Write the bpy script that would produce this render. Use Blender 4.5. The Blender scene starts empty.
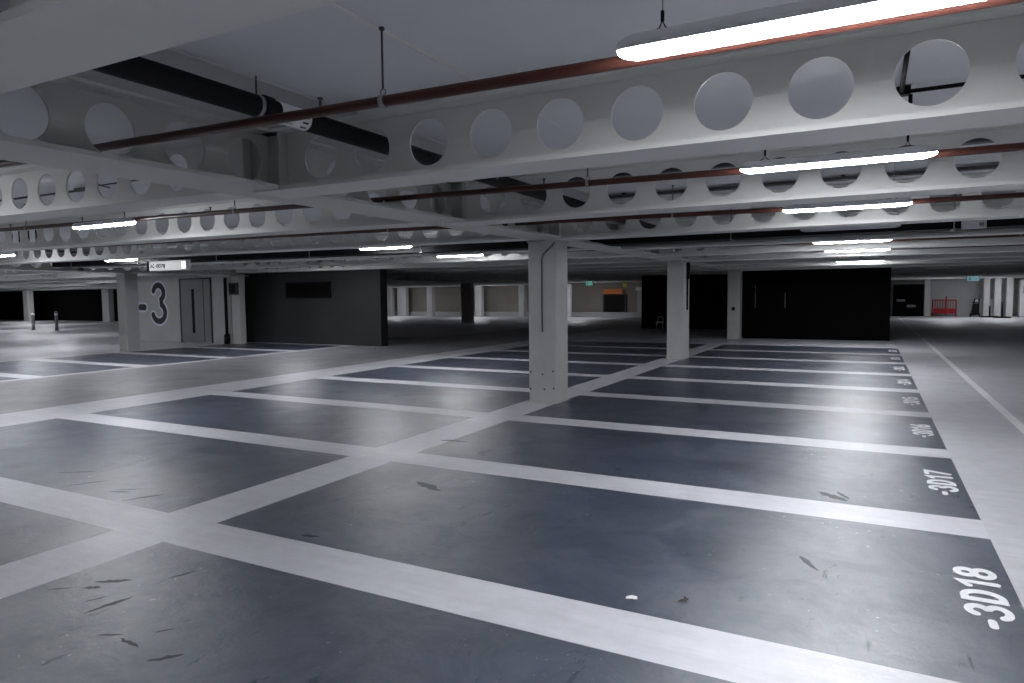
import bpy, math, random
from mathutils import Vector, Matrix

random.seed(7)
sc = bpy.context.scene
COL = sc.collection
PI = math.pi

# ------------------------------------------------------------------ materials
MATS = {}


def new_mat(name):
    m = bpy.data.materials.new(name)
    m.use_nodes = True
    nt = m.node_tree
    b = nt.nodes['Principled BSDF']
    MATS[name] = m
    return m, nt, b


def noise(nt, scale, detail=4.0, rough=0.55, vec=None, dist=0.0):
    n = nt.nodes.new('ShaderNodeTexNoise')
    n.inputs['Scale'].default_value = scale
    n.inputs['Detail'].default_value = detail
    n.inputs['Roughness'].default_value = rough
    n.inputs['Distortion'].default_value = dist
    if vec is not None:
        nt.links.new(vec, n.inputs['Vector'])
    return n.outputs['Fac']


def ramp(nt, fac, stops):
    r = nt.nodes.new('ShaderNodeValToRGB')
    e = r.color_ramp.elements
    while len(e) < len(stops):
        e.new(0.5)
    for k, (p, c) in enumerate(stops):
        e[k].position = p
        e[k].color = (c[0], c[1], c[2], 1) if hasattr(c, '__len__') else (c, c, c, 1)
    nt.links.new(fac, r.inputs['Fac'])
    return r.outputs['Color']


def mix(nt, fac, a, b, blend='MIX'):
    n = nt.nodes.new('ShaderNodeMix')
    n.data_type = 'RGBA'
    n.blend_type = blend
    if hasattr(fac, 'is_linked'):
        nt.links.new(fac, n.inputs[0])
    else:
        n.inputs[0].default_value = fac
    for sock, v in ((n.inputs[6], a), (n.inputs[7], b)):
        if hasattr(v, 'is_linked'):
            nt.links.new(v, sock)
        else:
            sock.default_value = (v[0], v[1], v[2], 1)
    return n.outputs[2]


def coords(nt, scale=(1, 1, 1)):
    t = nt.nodes.new('ShaderNodeTexCoord')
    mp = nt.nodes.new('ShaderNodeMapping')
    mp.inputs['Scale'].default_value = scale
    nt.links.new(t.outputs['Object'], mp.inputs['Vector'])
    return mp.outputs['Vector']


def bump(nt, b, h, strength, dist=0.01):
    n = nt.nodes.new('ShaderNodeBump')
    n.inputs['Strength'].default_value = strength
    n.inputs['Distance'].default_value = dist
    nt.links.new(h, n.inputs['Height'])
    nt.links.new(n.outputs['Normal'], b.inputs['Normal'])


def paint(name, col, rough=0.5, var=0.12, scale=1.5, spec=0.4, metal=0.0):
    m, nt, b = new_mat(name)
    v = coords(nt)
    f = noise(nt, scale, 5, 0.6, v)
    lo = tuple(c * (1 - var) for c in col)
    hi = tuple(min(1, c * (1 + var)) for c in col)
    nt.links.new(ramp(nt, f, [(0.3, lo), (0.7, hi)]), b.inputs['Base Color'])
    b.inputs['Roughness'].default_value = rough
    b.inputs['Specular IOR Level'].default_value = spec
    b.inputs['Metallic'].default_value = metal
    return m


WEAR = {}


def floor_paint(name, dark, light, rough, smudge=0.0, fleck=0.0, spec=0.5, ior=1.5):
    m, nt, b = new_mat(name)
    v = coords(nt)
    broad = noise(nt, 0.55, 6, 0.62, v, 0.4)
    fine = noise(nt, 7.0, 6, 0.65, v)
    c = ramp(nt, broad, [(0.3, dark), (0.7, light)])
    c = mix(nt, 0.35, c, ramp(nt, fine, [(0.25, 0.55), (0.75, 1.0)]), 'MULTIPLY')
    vb = coords(nt, (0.7, 7.0, 1.0))             # faint roller marks of the coating
    c = mix(nt, 0.5, c, ramp(nt, noise(nt, 1.5, 6, 0.7, vb, 0.3), [(0.3, 0.78), (0.7, 1.15)]), 'MULTIPLY')
    if smudge:                                   # dark scuffs dragged along the driving direction
        vs = coords(nt, (4.2, 1.25, 1.0))
        s = noise(nt, 1.9, 7, 0.7, vs, 0.5)
        k = nt.nodes.new('ShaderNodeMath'); k.operation = 'MULTIPLY'
        nt.links.new(ramp(nt, s, [(0.615, 0.0), (0.665, smudge)]), k.inputs[0])
        nt.links.new(ramp(nt, noise(nt, 0.45, 3, 0.5, v), [(0.40, 0.15), (0.58, 1.0)]), k.inputs[1])
        c = mix(nt, k.outputs[0], c, tuple(x * 0.35 for x in dark))
        WEAR[name] = k.outputs[0]
    if fleck:                                    # pale worn chips in the paint
        g = noise(nt, 26.0, 3, 0.5, v)
        g2 = noise(nt, 1.3, 3, 0.5, v)
        k = nt.nodes.new('ShaderNodeMath'); k.operation = 'MULTIPLY'
        nt.links.new(ramp(nt, g, [(0.665, 0.0), (0.70, 1.0)]), k.inputs[0])
        nt.links.new(ramp(nt, g2, [(0.50, 0.0), (0.62, fleck)]), k.inputs[1])
        c = mix(nt, k.outputs[0], c, (0.40, 0.41, 0.44))
    nt.links.new(c, b.inputs['Base Color'])
    rr = nt.nodes.new('ShaderNodeMapRange')
    rr.inputs['From Min'].default_value = 0.3
    rr.inputs['From Max'].default_value = 0.7
    rr.inputs['To Min'].default_value = rough - 0.07
    rr.inputs['To Max'].default_value = rough + 0.08
    nt.links.new(noise(nt, 1.7, 6, 0.6, v, 0.6), rr.inputs['Value'])
    nt.links.new(rr.outputs['Result'], b.inputs['Roughness'])
    if name in WEAR:                             # scuffed patches and dull blotches lose part of the gloss
        dull = ramp(nt, noise(nt, 2.3, 8, 0.72, v, 0.7), [(0.32, spec * 0.7), (0.60, spec * 1.25)])
        keep = ramp(nt, WEAR[name], [(0.0, 1.0), (0.8, 0.15)])
        nt.links.new(mix(nt, 1.0, dull, keep, 'MULTIPLY'), b.inputs['Specular IOR Level'])
    else:
        b.inputs['Specular IOR Level'].default_value = spec
    b.inputs['IOR'].default_value = ior
    bump(nt, b, noise(nt, 7.0, 9, 0.72, v), 0.42, 0.016)
    return m


def glow(name, col, strength):
    m, nt, b = new_mat(name)
    b.inputs['Base Color'].default_value = (0.9, 0.9, 0.9, 1)
    b.inputs['Emission Color'].default_value = (*col, 1)
    b.inputs['Emission Strength'].default_value = strength
    b.inputs['Roughness'].default_value = 0.35
    return m


LAMP = 118.0
floor_dark = floor_paint('bay paint', (0.016, 0.025, 0.047), (0.043, 0.060, 0.100), 0.37, 0.6, 1.0, 0.9, 1.9)
floor_line = floor_paint('line paint', (0.56, 0.56, 0.605), (0.655, 0.655, 0.70), 0.41, 0.0, 0.0, 0.85, 1.7)
floor_bare = floor_paint('aisle coating', (0.50, 0.50, 0.53), (0.62, 0.62, 0.655), 0.44, 0.12, 0.0, 0.85, 1.7)
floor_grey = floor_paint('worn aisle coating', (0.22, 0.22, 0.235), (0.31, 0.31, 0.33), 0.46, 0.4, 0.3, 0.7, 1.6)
scuffmat = paint('rubber scuff', (0.032, 0.038, 0.052), 0.55, 0.3, 30, 0.6)
num_white = paint('number paint', (0.80, 0.80, 0.82), 0.5, 0.05, 9)
steel = paint('off-white beam paint', (0.72, 0.72, 0.695), 0.42, 0.05, 0.8)
steel_dirty = paint('main beam paint', (0.60, 0.60, 0.575), 0.45, 0.07, 0.8)
soffit = paint('slab soffit', (0.64, 0.65, 0.68), 0.7, 0.09, 0.45)
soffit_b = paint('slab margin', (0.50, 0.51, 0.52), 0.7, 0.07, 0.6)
joint = paint('joint filler', (0.66, 0.66, 0.66), 0.6)
colmat = paint('column paint', (0.50, 0.50, 0.485), 0.5, 0.06, 2.5)
coldull = paint('dull column paint', (0.33, 0.33, 0.32), 0.5, 0.06, 2.5)
colfar = paint('far column paint', (0.56, 0.56, 0.56), 0.55, 0.05, 2)
coldim = paint('grey column paint', (0.20, 0.20, 0.20), 0.55, 0.05, 2)
wallmat = paint('pale wall', (0.44, 0.44, 0.44), 0.6, 0.08, 0.9)
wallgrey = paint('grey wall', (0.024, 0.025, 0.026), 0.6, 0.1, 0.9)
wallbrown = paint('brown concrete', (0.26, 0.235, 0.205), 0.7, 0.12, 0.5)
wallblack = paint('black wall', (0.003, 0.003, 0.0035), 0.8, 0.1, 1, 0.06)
black = paint('black plastic', (0.004, 0.004, 0.0045), 0.6, 0.1, 4, 0.18)
darksteel = paint('dark steel', (0.05, 0.05, 0.055), 0.45, 0.1, 6)
zinc = paint('zinc', (0.30, 0.31, 0.32), 0.4, 0.1, 8, 0.5, 0.6)
redpipe = paint('red oxide pipe', (0.070, 0.022, 0.015), 0.45, 0.18, 5)
lampgrey = paint('lamp housing grey', (0.70, 0.71, 0.74), 0.5, 0.05, 4)
whiteplastic = paint('white plastic', (0.72, 0.72, 0.74), 0.4, 0.04, 4)
signdark = paint('sign navy', (0.024, 0.026, 0.032), 0.55, 0.1, 6)
signhalo = paint('sign outline', (0.62, 0.66, 0.74), 0.55, 0.05, 4)
cablemat = paint('grey cable', (0.14, 0.14, 0.14), 0.5)
redgate = paint('barrier red', (0.42, 0.018, 0.02), 0.45)
orange = paint('orange board', (0.65, 0.17, 0.02), 0.5)
yellow = paint('yellow board', (0.70, 0.55, 0.05), 0.5)
diff_on = glow('lit diffuser', (0.935, 0.955, 1.0), LAMP)
diff_off = paint('unlit diffuser', (0.50, 0.51, 0.57), 0.35, 0.03, 4)
box_lit = glow('lit sign face', (1.0, 1.0, 1.0), 0.38)
exit_lit = glow('lit exit sign', (0.25, 0.85, 0.75), 0.4)
exit_blue = glow('lit blue exit sign', (0.35, 0.75, 0.9), 0.4)


# ------------------------------------------------------------------ mesh builder
class MB:
    def __init__(s):
        s.v = []; s.f = []; s.m = []

    def add(s, vs, fs, mi=0):
        o = len(s.v)
        s.v += [tuple(p) for p in vs]
        for f in fs:
            s.f.append(tuple(i + o for i in f)); s.m.append(mi)

    def box(s, x0, x1, y0, y1, z0, z1, mi=0):
        s.add([(x0, y0, z0), (x1, y0, z0), (x1, y1, z0), (x0, y1, z0), (x0, y0, z1), (x1, y0, z1), (x1, y1, z1), (x0, y1, z1)],
              [(0, 3, 2, 1), (4, 5, 6, 7), (0, 1, 5, 4), (1, 2, 6, 5), (2, 3, 7, 6), (3, 0, 4, 7)], mi)

    def prism(s, prof, axis, a, b, mi=0):
        """prof: 2-D outline in the two other axes, swept from a to b along axis."""
        n = len(prof)
        def P(t, p):
            return {'x': (t, p[0], p[1]), 'y': (p[0], t, p[1]), 'z': (p[0], p[1], t)}[axis]
        vs = [P(a, p) for p in prof] + [P(b, p) for p in prof]
        fs = [(i, (i + 1) % n, n + (i + 1) % n, n + i) for i in range(n)]
        fs += [tuple(range(n))[::-1], tuple(range(n, 2 * n))]
        s.add(vs, fs, mi)

    def loft(s, sections, mi=0):
        n = len(sections[0])
        vs = [p for q in sections for p in q]
        fs = []
        for k in range(len(sections) - 1):
            for i in range(n):
                j = (i + 1) % n
                fs.append((k * n + i, k * n + j, (k + 1) * n + j, (k + 1) * n + i))
        fs.append(tuple(range(n))[::-1]); L = (len(sections) - 1) * n
        fs.append(tuple(range(L, L + n)))
        s.add(vs, fs, mi)

    def tube(s, pts, r, n=10, mi=0):
        pts = [Vector(p) for p in pts]
        secs = []
        up = None
        for k, p in enumerate(pts):
            d = (pts[min(k + 1, len(pts) - 1)] - pts[max(k - 1, 0)]).normalized()
            a = d.cross(Vector((0, 0, 1)))
            if a.length < 1e-3:
                a = d.cross(Vector((1, 0, 0)))
            if up is not None and a.dot(up) < 0:
                a = -a
            a.normalize(); up = a
            b = d.cross(a)
            rr = r[k] if hasattr(r, '__len__') else r
            secs.append([tuple(p + rr * (a * math.cos(2 * PI * i / n) + b * math.sin(2 * PI * i / n))) for i in range(n)])
        s.loft(secs, mi)

    def build(s, name, mats, parent=None, smooth=False, loc=None):
        me = bpy.data.meshes.new(name)
        me.from_pydata(s.v, [], s.f)
        if not isinstance(mats, (list, tuple)):
            mats = [mats]
        for m in mats:
            me.materials.append(m)
        me.polygons.foreach_set('material_index', s.m)
        if smooth:
            me.polygons.foreach_set('use_smooth', [len(f) == 4 for f in s.f])
        me.validate()
        me.update()
        o = bpy.data.objects.new(name, me)
        COL.objects.link(o)
        if parent:
            o.parent = parent
        if loc:
            o.location = loc
        return o


def weld(o):
    import bmesh
    bm = bmesh.new(); bm.from_mesh(o.data)
    bmesh.ops.remove_doubles(bm, verts=bm.verts, dist=1e-5)
    bmesh.ops.recalc_face_normals(bm, faces=bm.faces)
    bm.to_mesh(o.data); bm.free()
    return o


def tag(o, label, cat, group=None, kind=None):
    o['label'] = label
    o['category'] = cat
    if group: o['group'] = group
    if kind: o['kind'] = kind
    return o


def struct(o, label=None, cat=None):
    o['kind'] = 'structure'
    if label: o['label'] = label
    if cat: o['category'] = cat
    return o


def thing(name, label, cat, loc=(0, 0, 0), rz=0.0, group=None):
    o = bpy.data.objects.new(name, None)
    o.empty_display_size = 0.1
    COL.objects.link(o)
    o.location = loc
    o.rotation_euler = (0, 0, rz)
    return tag(o, label, cat, group)


def copy_tree(o, parent=None):
    c = o.copy(); COL.objects.link(c)
    if parent: c.parent = parent
    for ch in [x for x in KIDS.get(o.name, [])]:
        copy_tree_child(ch, c)
    return c


def copy_tree_child(ch, parent):
    d = ch.copy(); COL.objects.link(d); d.parent = parent
    for g in list(ch.children):
        e = g.copy(); COL.objects.link(e); e.parent = d


def dup(root, loc, label=None):
    c = root.copy(); COL.objects.link(c); c.location = loc
    if label: c['label'] = label
    for ch in list(root.children):
        copy_tree_child(ch, c)
    return c


# ------------------------------------------------------------------ main dimensions
H = 1.58                    # eye height
ZB, ZT = 2.385, 2.87        # underside of the beams, underside of the slab
BX = [-68.1, -52.16, -36.2, -20.25, -4.20, 11.68, 27.6]      # column lines
A0 = 3.92; AP = 2.625       # cross beams
L0 = 2.99; LP = 2.4; LW = 0.205
XR, XL1, XL0 = 0.709, -4.06, -4.576
Y0, Y1 = -6.6, 53.2
XA, XZ = -68.3, 27.8

RAISE, TILT = 0.03, 0.0055  # the bay left of the central columns climbs gently towards the left


def zl(x):
    return RAISE + TILT * (BX[4] - x) if BX[3] < x < BX[4] else 0.0


# ------------------------------------------------------------------ floor: one mesh, painted areas are its pattern
xs = [XA, -19.98, -15.32, -15.05, -10.74, -10.63, -9.66, XL0, XL1, XR, 1.53, 1.635, XZ]
ys = [Y0]
for k in range(-4, 9):
    ys += [L0 + LP * k - LW, L0 + LP * k + LW]
ys += [Y1]
fm = MB()
for i in range(len(xs) - 1):
    for j in range(len(ys) - 1):
        xm = (xs[i] + xs[i + 1]) / 2
        bay = (j % 2 == 0) and 0 < j < len(ys) - 2
        inrow = XL1 < xm < XR or -9.66 < xm < XL0 or -19.98 < xm < -15.32
        rowlen = ys[1] < (ys[j] + ys[j + 1]) / 2 < ys[-2]
        if inrow and rowlen:
            mi = 0 if bay else 1
        elif XL0 < xm < XL1 and rowlen:
            mi = 1
        elif 1.53 < xm < 1.635:
            mi = 5
        elif -10.74 < xm < -10.63:
            mi = 1
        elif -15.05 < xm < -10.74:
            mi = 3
        else:
            mi = 2
        a, b, c, d = xs[i], xs[i + 1], ys[j], ys[j + 1]
        fm.add([(a, c, 0), (b, c, 0), (b, d, 0), (a, d, 0)], [(0, 1, 2, 3)], mi)
# scuffs and stains trodden into the coating
def scuff(x0, y0, x1, y1, w):
    n = 9
    d = Vector((x1 - x0, y1 - y0)); L = d.length; d /= L; nn = Vector((-d.y, d.x))
    top, bot = [], []
    for i in range(n + 1):
        t = i / n
        e = w * math.sin(PI * min(0.97, max(0.03, t))) ** 0.6
        j = random.uniform(-0.12, 0.12) * w
        c = Vector((x0, y0)) + d * (L * t) + nn * j
        a = c + nn * e * random.uniform(0.6, 1.0) * 0.5; b_ = c - nn * e * random.uniform(0.6, 1.0) * 0.5
        top.append((a.x, a.y, 0.0006)); bot.append((b_.x, b_.y, 0.0006))
    vs = top + bot
    fm.add(vs, [(n + 1 + i, n + 2 + i, i + 1, i) for i in range(n)], 4)


for q in ((-3.49, 1.95, -3.45, 2.18, 0.045), (-5.19, 3.23, -5.05, 3.50, 0.05), (-5.54, 3.34, -5.36, 3.42, 0.05), (-5.54, 3.40, -5.36, 3.52, 0.03), (-6.05, 3.28, -5.90, 3.55, 0.06), (-3.82, 2.20, -3.66, 2.31, 0.05), (-3.80, 2.13, -3.72, 2.17, 0.05),
          (-3.07, 1.87, -2.92, 1.86, 0.03), (-3.20, 1.84, -3.10, 1.90, 0.02), (-3.41, 4.69, -3.08, 4.56, 0.11), (-0.34, 4.35, -0.24, 4.16, 0.05), (-0.34, 5.86, -0.12, 5.68, 0.10), (-0.20, 5.92, -0.12, 5.74, 0.05), (-2.77, 1.80, -2.68, 1.91, 0.04),
          (-3.50, 2.42, -3.44, 2.56, 0.035), (-3.34, 3.28, -3.20, 3.31, 0.05), (-4.18, 6.21, -3.83, 6.27, 0.10), (-3.62, 2.02, -3.58, 2.12, 0.02), (-3.96, 2.02, -3.86, 2.10, 0.02), (-2.98, 1.98, -2.93, 2.05, 0.02), (-6.6, 3.5, -6.3, 3.7, 0.05)):
    scuff(*q)
# ground slab thickness
fm.box(XA, XZ, Y0, Y1, -0.3, -0.004, 2)
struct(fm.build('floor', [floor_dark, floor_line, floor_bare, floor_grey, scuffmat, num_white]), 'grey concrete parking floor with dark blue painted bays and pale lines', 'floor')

# ------------------------------------------------------------------ ceiling slab
cm = MB()
cm.box(XA, BX[3], Y0, Y1, ZT, ZT + 0.4, 0)
cm.box(BX[4], XZ, Y0, Y1, ZT, ZT + 0.4, 0)
cm.prism([(BX[3], ZT + zl(BX[3] + 1e-6)), (BX[4], ZT + RAISE), (BX[4], ZT + 0.4), (BX[3], ZT + 0.4)], 'y', Y0, Y1, 0)
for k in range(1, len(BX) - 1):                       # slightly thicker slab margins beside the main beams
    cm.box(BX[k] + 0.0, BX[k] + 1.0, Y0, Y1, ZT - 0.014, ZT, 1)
    cm.box(BX[k] + 2.07, BX[k] + 2.09, Y0, Y1, ZT - 0.012, ZT, 2)   # pale slab joint
struct(cm.build('ceiling', [soffit, soffit_b, joint]), 'grey concrete slab soffit above the perforated beams', 'ceiling')


# ------------------------------------------------------------------ perforated beams
def cell(mb, u0, u1, uc, z0, z1, zc, r, t, axis, seg=32):
    """web plate from u0 to u1 with one round hole."""
    angs = [2 * PI * i / seg for i in range(seg)]
    for (cu, cz) in ((u0, z0), (u1, z0), (u1, z1), (u0, z1)):
        angs.append(math.atan2(cz - zc, cu - uc) % (2 * PI))
    angs = sorted(set(round(a, 6) for a in angs))
    ring, hole = [], []
    for a in angs:
        c, s_ = math.cos(a), math.sin(a)
        k = 1e9
        if c > 1e-9: k = min(k, (u1 - uc) / c)
        if c < -1e-9: k = min(k, (u0 - uc) / c)
        if s_ > 1e-9: k = min(k, (z1 - zc) / s_)
        if s_ < -1e-9: k = min(k, (z0 - zc) / s_)
        ring.append((uc + k * c, zc + k * s_)); hole.append((uc + r * c, zc + r * s_))
    n = len(angs)
    def P(w, q):
        return (q[0], w, q[1]) if axis == 'x' else (w, q[0], q[1])
    vs = [P(-t, q) for q in ring] + [P(-t, q) for q in hole] + [P(t, q) for q in ring] + [P(t, q) for q in hole]
    fs = []
    for i in range(n):
        j = (i + 1) % n
        fs.append((i, j, n + j, n + i))
        fs.append((2 * n + j, 2 * n + i, 3 * n + i, 3 * n + j))
        fs.append((n + i, n + j, 3 * n + j, 3 * n + i))
    mb.add(vs, fs)
    # weld seam between the holes
    for sgn in (-1, 1):
        w0, w1 = sorted((sgn * t, sgn * (t + 0.0035)))
        for a, b in ((u0, uc - r - 0.012), (uc + r + 0.012, u1)):
            if b - a > 0.02:
                if axis == 'x': mb.box(a, b, w0, w1, zc - 0.004, zc + 0.004)
                else: mb.box(w0, w1, a, b, zc - 0.004, zc + 0.004)


def plate(mb, u0, u1, z0, z1, t, axis):
    if axis == 'x': mb.box(u0, u1, -t, t, z0, z1)
    else: mb.box(-t, t, u0, u1, z0, z1)


ZC = 2.632


def cellular(mb, length, first, pitch, axis, hr, wb, wt, z0, skip=lambda u: False, seg=32):
    tf = 0.03
    t = 0.007
    lo, hi = z0 + tf, ZT - tf - 0.003
    def flange(w, za, zb):
        if axis == 'x': mb.box(0, length, -w / 2, w / 2, za, zb)
        else: mb.box(-w / 2, w / 2, 0, length, za, zb)
    flange(wb, z0, lo); flange(wt, hi, ZT - 0.003)
    us = []
    u = first
    while u - pitch > 0.3: u -= pitch
    while u < length - 0.3:
        if u > 0.3 and not skip(u): us.append(u)
        u += pitch
    pos = 0.0
    for u in us:
        if u - pitch / 2 > pos + 1e-4:
            plate(mb, pos, u - pitch / 2, lo, hi, t, axis)
        cell(mb, u - pitch / 2, u + pitch / 2, u, lo, hi, ZC, hr, t, axis, seg)
        pos = u + pitch / 2
    if pos < length: plate(mb, pos, length, lo, hi, t, axis)


SPAN = BX[4] - BX[3]
ba = MB(); cellular(ba, SPAN - 0.03, -0.255 - BX[4] - 0.015, 0.487, 'x', 0.156, 0.365, 0.26, ZB)
right_beam = ba.build('ceiling_beam', steel)
ba = MB(); cellular(ba, SPAN - 0.03, -7.28 - BX[3] - 0.015, 0.49, 'x', 0.156, 0.365, 0.26, ZB)
left_beam = ba.build('ceiling_beam', steel)
ba = MB(); cellular(ba, SPAN - 0.03, 0.5, 0.49, 'x', 0.156, 0.365, 0.26, ZB, seg=12)
far_beam = ba.build('ceiling_beam', steel)
ORD = ['', 'first', 'second', 'third', 'fourth', 'fifth', 'sixth', 'seventh', 'eighth', 'ninth', 'tenth', 'eleventh', 'twelfth', 'thirteenth', 'fourteenth', 'fifteenth', 'sixteenth', 'seventeenth', 'eighteenth', 'nineteenth', 'twentieth']
used = set()
for b in range(len(BX) - 1):
    src = {4: right_beam, 3: left_beam}.get(b, far_beam)
    for i in range(-3, 19):
        y = A0 + AP * i
        if y < Y0 + 0.3 or y > Y1 - 0.3: continue
        if b == 5 and y < 20: continue                       # outside anything the photo sees
        if b < 3 and y < 3: continue
        if b == 0 and y > 33: continue
        if src.name in used:
            o = src.copy(); COL.objects.link(o)
        else:
            o = src; used.add(src.name)
        o.location = (BX[b] + 0.015, y, 0)
        if b == 3:
            o.location.z = zl(BX[3] + 1e-6); o.rotation_euler = (0, math.atan(TILT), 0)
        side = {4: 'right of the central column line', 3: 'left of the central column line', 2: 'beyond the level number wall', 1: 'far off on the left', 0: 'at the far left end', 5: 'far off on the right'}[b]
        struct(o, 'white steel cross beam with round holes, %s ahead, %s' % (ORD[i + 2] + ' one' if i >= -1 else 'behind the camera', side), 'beam')
        o['group'] = 'white perforated cross beams'

for k in range(1, len(BX) - 1):
    mbm = MB()
    ylen = Y1 - Y0 - 0.1
    near = k == 4
    cellular(mbm, ylen, (2.652 - Y0 - 0.05) if near else 0.6, 0.515, 'y', 0.16, 0.54, 0.30, ZB + 0.012, seg=32 if near else 14,
             skip=lambda u: min(abs(u + Y0 + 0.05 - (A0 + AP * i)) for i in range(-4, 20)) < 0.17)
    for i in range(-3, 19):                                  # stiffener fins where the cross beams meet it
        y = A0 + AP * i - Y0 - 0.05
        if 0.2 < y < ylen - 0.2:
            for sg in (-1, 1):
                x0, x1 = sorted((sg * 0.007, sg * 0.185))
                mbm.box(x0, x1, y - 0.018, y - 0.006, ZB + 0.04, ZT - 0.03)
                x0, x1 = sorted((sg * 0.185, sg * 0.20))
                mbm.box(x0, x1, y - 0.09, y + 0.09, ZB + 0.035, ZT - 0.035)
    o = mbm.build('main_beam', steel_dirty, loc=(BX[k], Y0 + 0.05, 0))
    struct(o, 'white perforated main beam running over the ' + {4: 'central columns', 3: 'column by the level number wall', 2: 'aisle beyond the level number', 1: 'far left columns', 5: 'right side of the aisle'}[k], 'beam')


# ------------------------------------------------------------------ columns
def column(x, y, w, d, label, mat, top=ZB, base=True, cable=False, bolts=False, tray=False):
    t = bpy.data.objects.new('column', None); COL.objects.link(t); t.location = (x, y, 0)
    struct(t, label, 'column')
    c = 0.018
    a, b = w / 2, d / 2
    prof = [(-a + c, -b), (a - c, -b), (a, -b + c), (a, b - c), (a - c, b), (-a + c, b), (-a, b - c), (-a, -b + c)]
    m = MB(); m.prism(prof, 'z', 0, top)
    m.build('shaft', mat, t)
    if base:
        m = MB(); m.box(-a - 0.012, a + 0.012, -b - 0.012, b + 0.012, 0, 0.02); m.build('base_plate', mat, t)
    m = MB(); m.box(-a - 0.01, a + 0.01, -b - 0.01, b + 0.01, top - 0.02, top - 0.001); m.build('cap_plate', mat, t)
    if cable:
        m = MB(); m.tube([(a - 0.03, -b - 0.01, top - 0.03), (a - 0.06, -b - 0.01, top - 0.08), (0.02, -b - 0.01, top - 0.2), (-0.0, -b - 0.01, top - 0.27), (-0.0, -b - 0.01, 1.05)], 0.011, 8)
        m.build('cable', cablemat, t, True)
    if bolts:
        for bx, bz in ((-0.2, 0.45), (0.0, 0.42), (0.17, 0.47), (-0.2, 0.2), (0.03, 0.2), (0.18, 0.22)):
            m = MB(); m.tube([(bx, -b - 0.009, bz), (bx, -b + 0.002, bz)], 0.014, 8); m.build('bolt', darksteel, t)
    if tray:
        m = MB(); m.box(a, a + 0.07, -0.05, 0.05, 1.95, 2.36); m.box(a, a + 0.035, -0.03, 0.03, 1.2, 1.95)
        m.build('cable_box', black, t)
    return t


column(-4.275, 9.29, 0.46, 0.42, 'pale steel column in the centre with a cable running down its face', colmat, cable=True, bolts=True)
column(-4.22, 16.85, 0.42, 0.55, 'pale column with a black cable box, second along the central line', colmat, tray=True)
c3 = column(-4.25, 24.95, 0.42, 0.5, 'grey column in front of the black block, third along the central line', colmat)
m = MB(); m.box(-0.05, 0.05, -0.29, -0.25, 1.0, 1.12); m.build('switch_box', black, c3)
column(-20.27, 13.1, 0.42, 0.42, 'grey column standing in front of the wall marked -3', coldull)
column(-19.72, 16.78, 0.42, 0.25, 'pale column at the corner beside the wall marked -3', colmat)
column(-21.5, 35.1, 0.62, 0.5, 'dark grey column far off between two lit openings', coldim)
column(-9.75, 34.1, 0.35, 0.4, 'dark grey column far off left of the second central column', coldim)
for x, y, w, lab in ((-36.3, 46.5, 0.9, 'pale far column just right of the dark vent wall'), (-34.9, 46.6, 0.9, 'pale far column beside the leftmost far column'), (-31.1, 45.2, 0.55, 'slim pale far column left of the dark grey column'),
                     (-27.2, 46.2, 0.6, 'pale far column right of the dark grey column'), (-23.4, 46.2, 0.5, 'pale far column just left of the central column'), (-19.5, 45.6, 0.65, 'pale far column just right of the central column'),
                     (3.26, 52.4, 0.34, 'pale far column beside the black far doorway'), (6.4, 51.8, 0.32, 'white far post, leftmost of three'), (6.95, 51.6, 0.34, 'white far post, middle of three'), (7.53, 51.4, 0.34, 'white far post, rightmost of three'),
                     (-58.3, 29.6, 0.72, 'pale far column behind the left bollard'), (-49.4, 30.4, 0.8, 'pale far column just left of the grey column')):
    column(x, y, w, 0.4, lab, colfar, base=False)


# ------------------------------------------------------------------ walls
def wall(name, x0, x1, y0, y1, z0, z1, mat, label):
    m = MB(); m.box(x0, x1, y0, y1, z0, z1)
    return struct(m.build(name, mat), label, 'wall')


wall('wall_level_number', -26.2, -19.96, 16.65, 17.0, 0, ZB + 0.1, wallmat, 'pale wall panel painted with the level number -3')
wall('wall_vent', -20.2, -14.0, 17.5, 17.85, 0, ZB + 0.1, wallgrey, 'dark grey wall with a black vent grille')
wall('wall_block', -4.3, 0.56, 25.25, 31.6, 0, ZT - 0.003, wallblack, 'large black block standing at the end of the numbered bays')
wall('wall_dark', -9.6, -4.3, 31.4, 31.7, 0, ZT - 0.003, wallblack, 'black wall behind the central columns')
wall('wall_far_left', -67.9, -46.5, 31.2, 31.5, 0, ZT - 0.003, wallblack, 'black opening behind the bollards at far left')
wall('wall_left', XA, XA + 0.2, Y0, Y1, 0, ZT - 0.003, wallbrown, 'concrete wall at the left end')
wall('wall_right', XZ - 0.2, XZ, Y0, Y1, 0, ZT - 0.003, wallbrown, 'concrete wall at the right end')
wall('wall_near', XA, XZ, Y0, Y0 + 0.2, 0, ZT - 0.003, wallbrown, 'concrete wall behind the camera')
wall('wall_far', XA, 0.9, 47.6, 47.9, 0, ZT - 0.003, wallbrown, 'brown concrete wall at the far end in the centre')
wall('wall_far_right', 0.9, XZ, 53.0, 53.19, 0, ZT - 0.003, wallmat, 'pale wall at the far right end')
wall('wall_far_dado', -40.0, -12.9, 47.2, 47.6, 0, 0.34, wallmat, 'pale low ledge along the far wall')
m = MB(); m.box(1.3, 3.05, 51.9, 52.1, 0, 2.1); m.box(1.5, 2.0, 51.86, 51.9, 0.98, 1.12, 1); m.box(2.1, 2.6, 51.86, 51.9, 0.6, 0.75, 1)
tag(m.build('shutter', [wallblack, coldim]), 'black shutter at the end of the aisle beside the white lane line', 'shutter')

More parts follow.
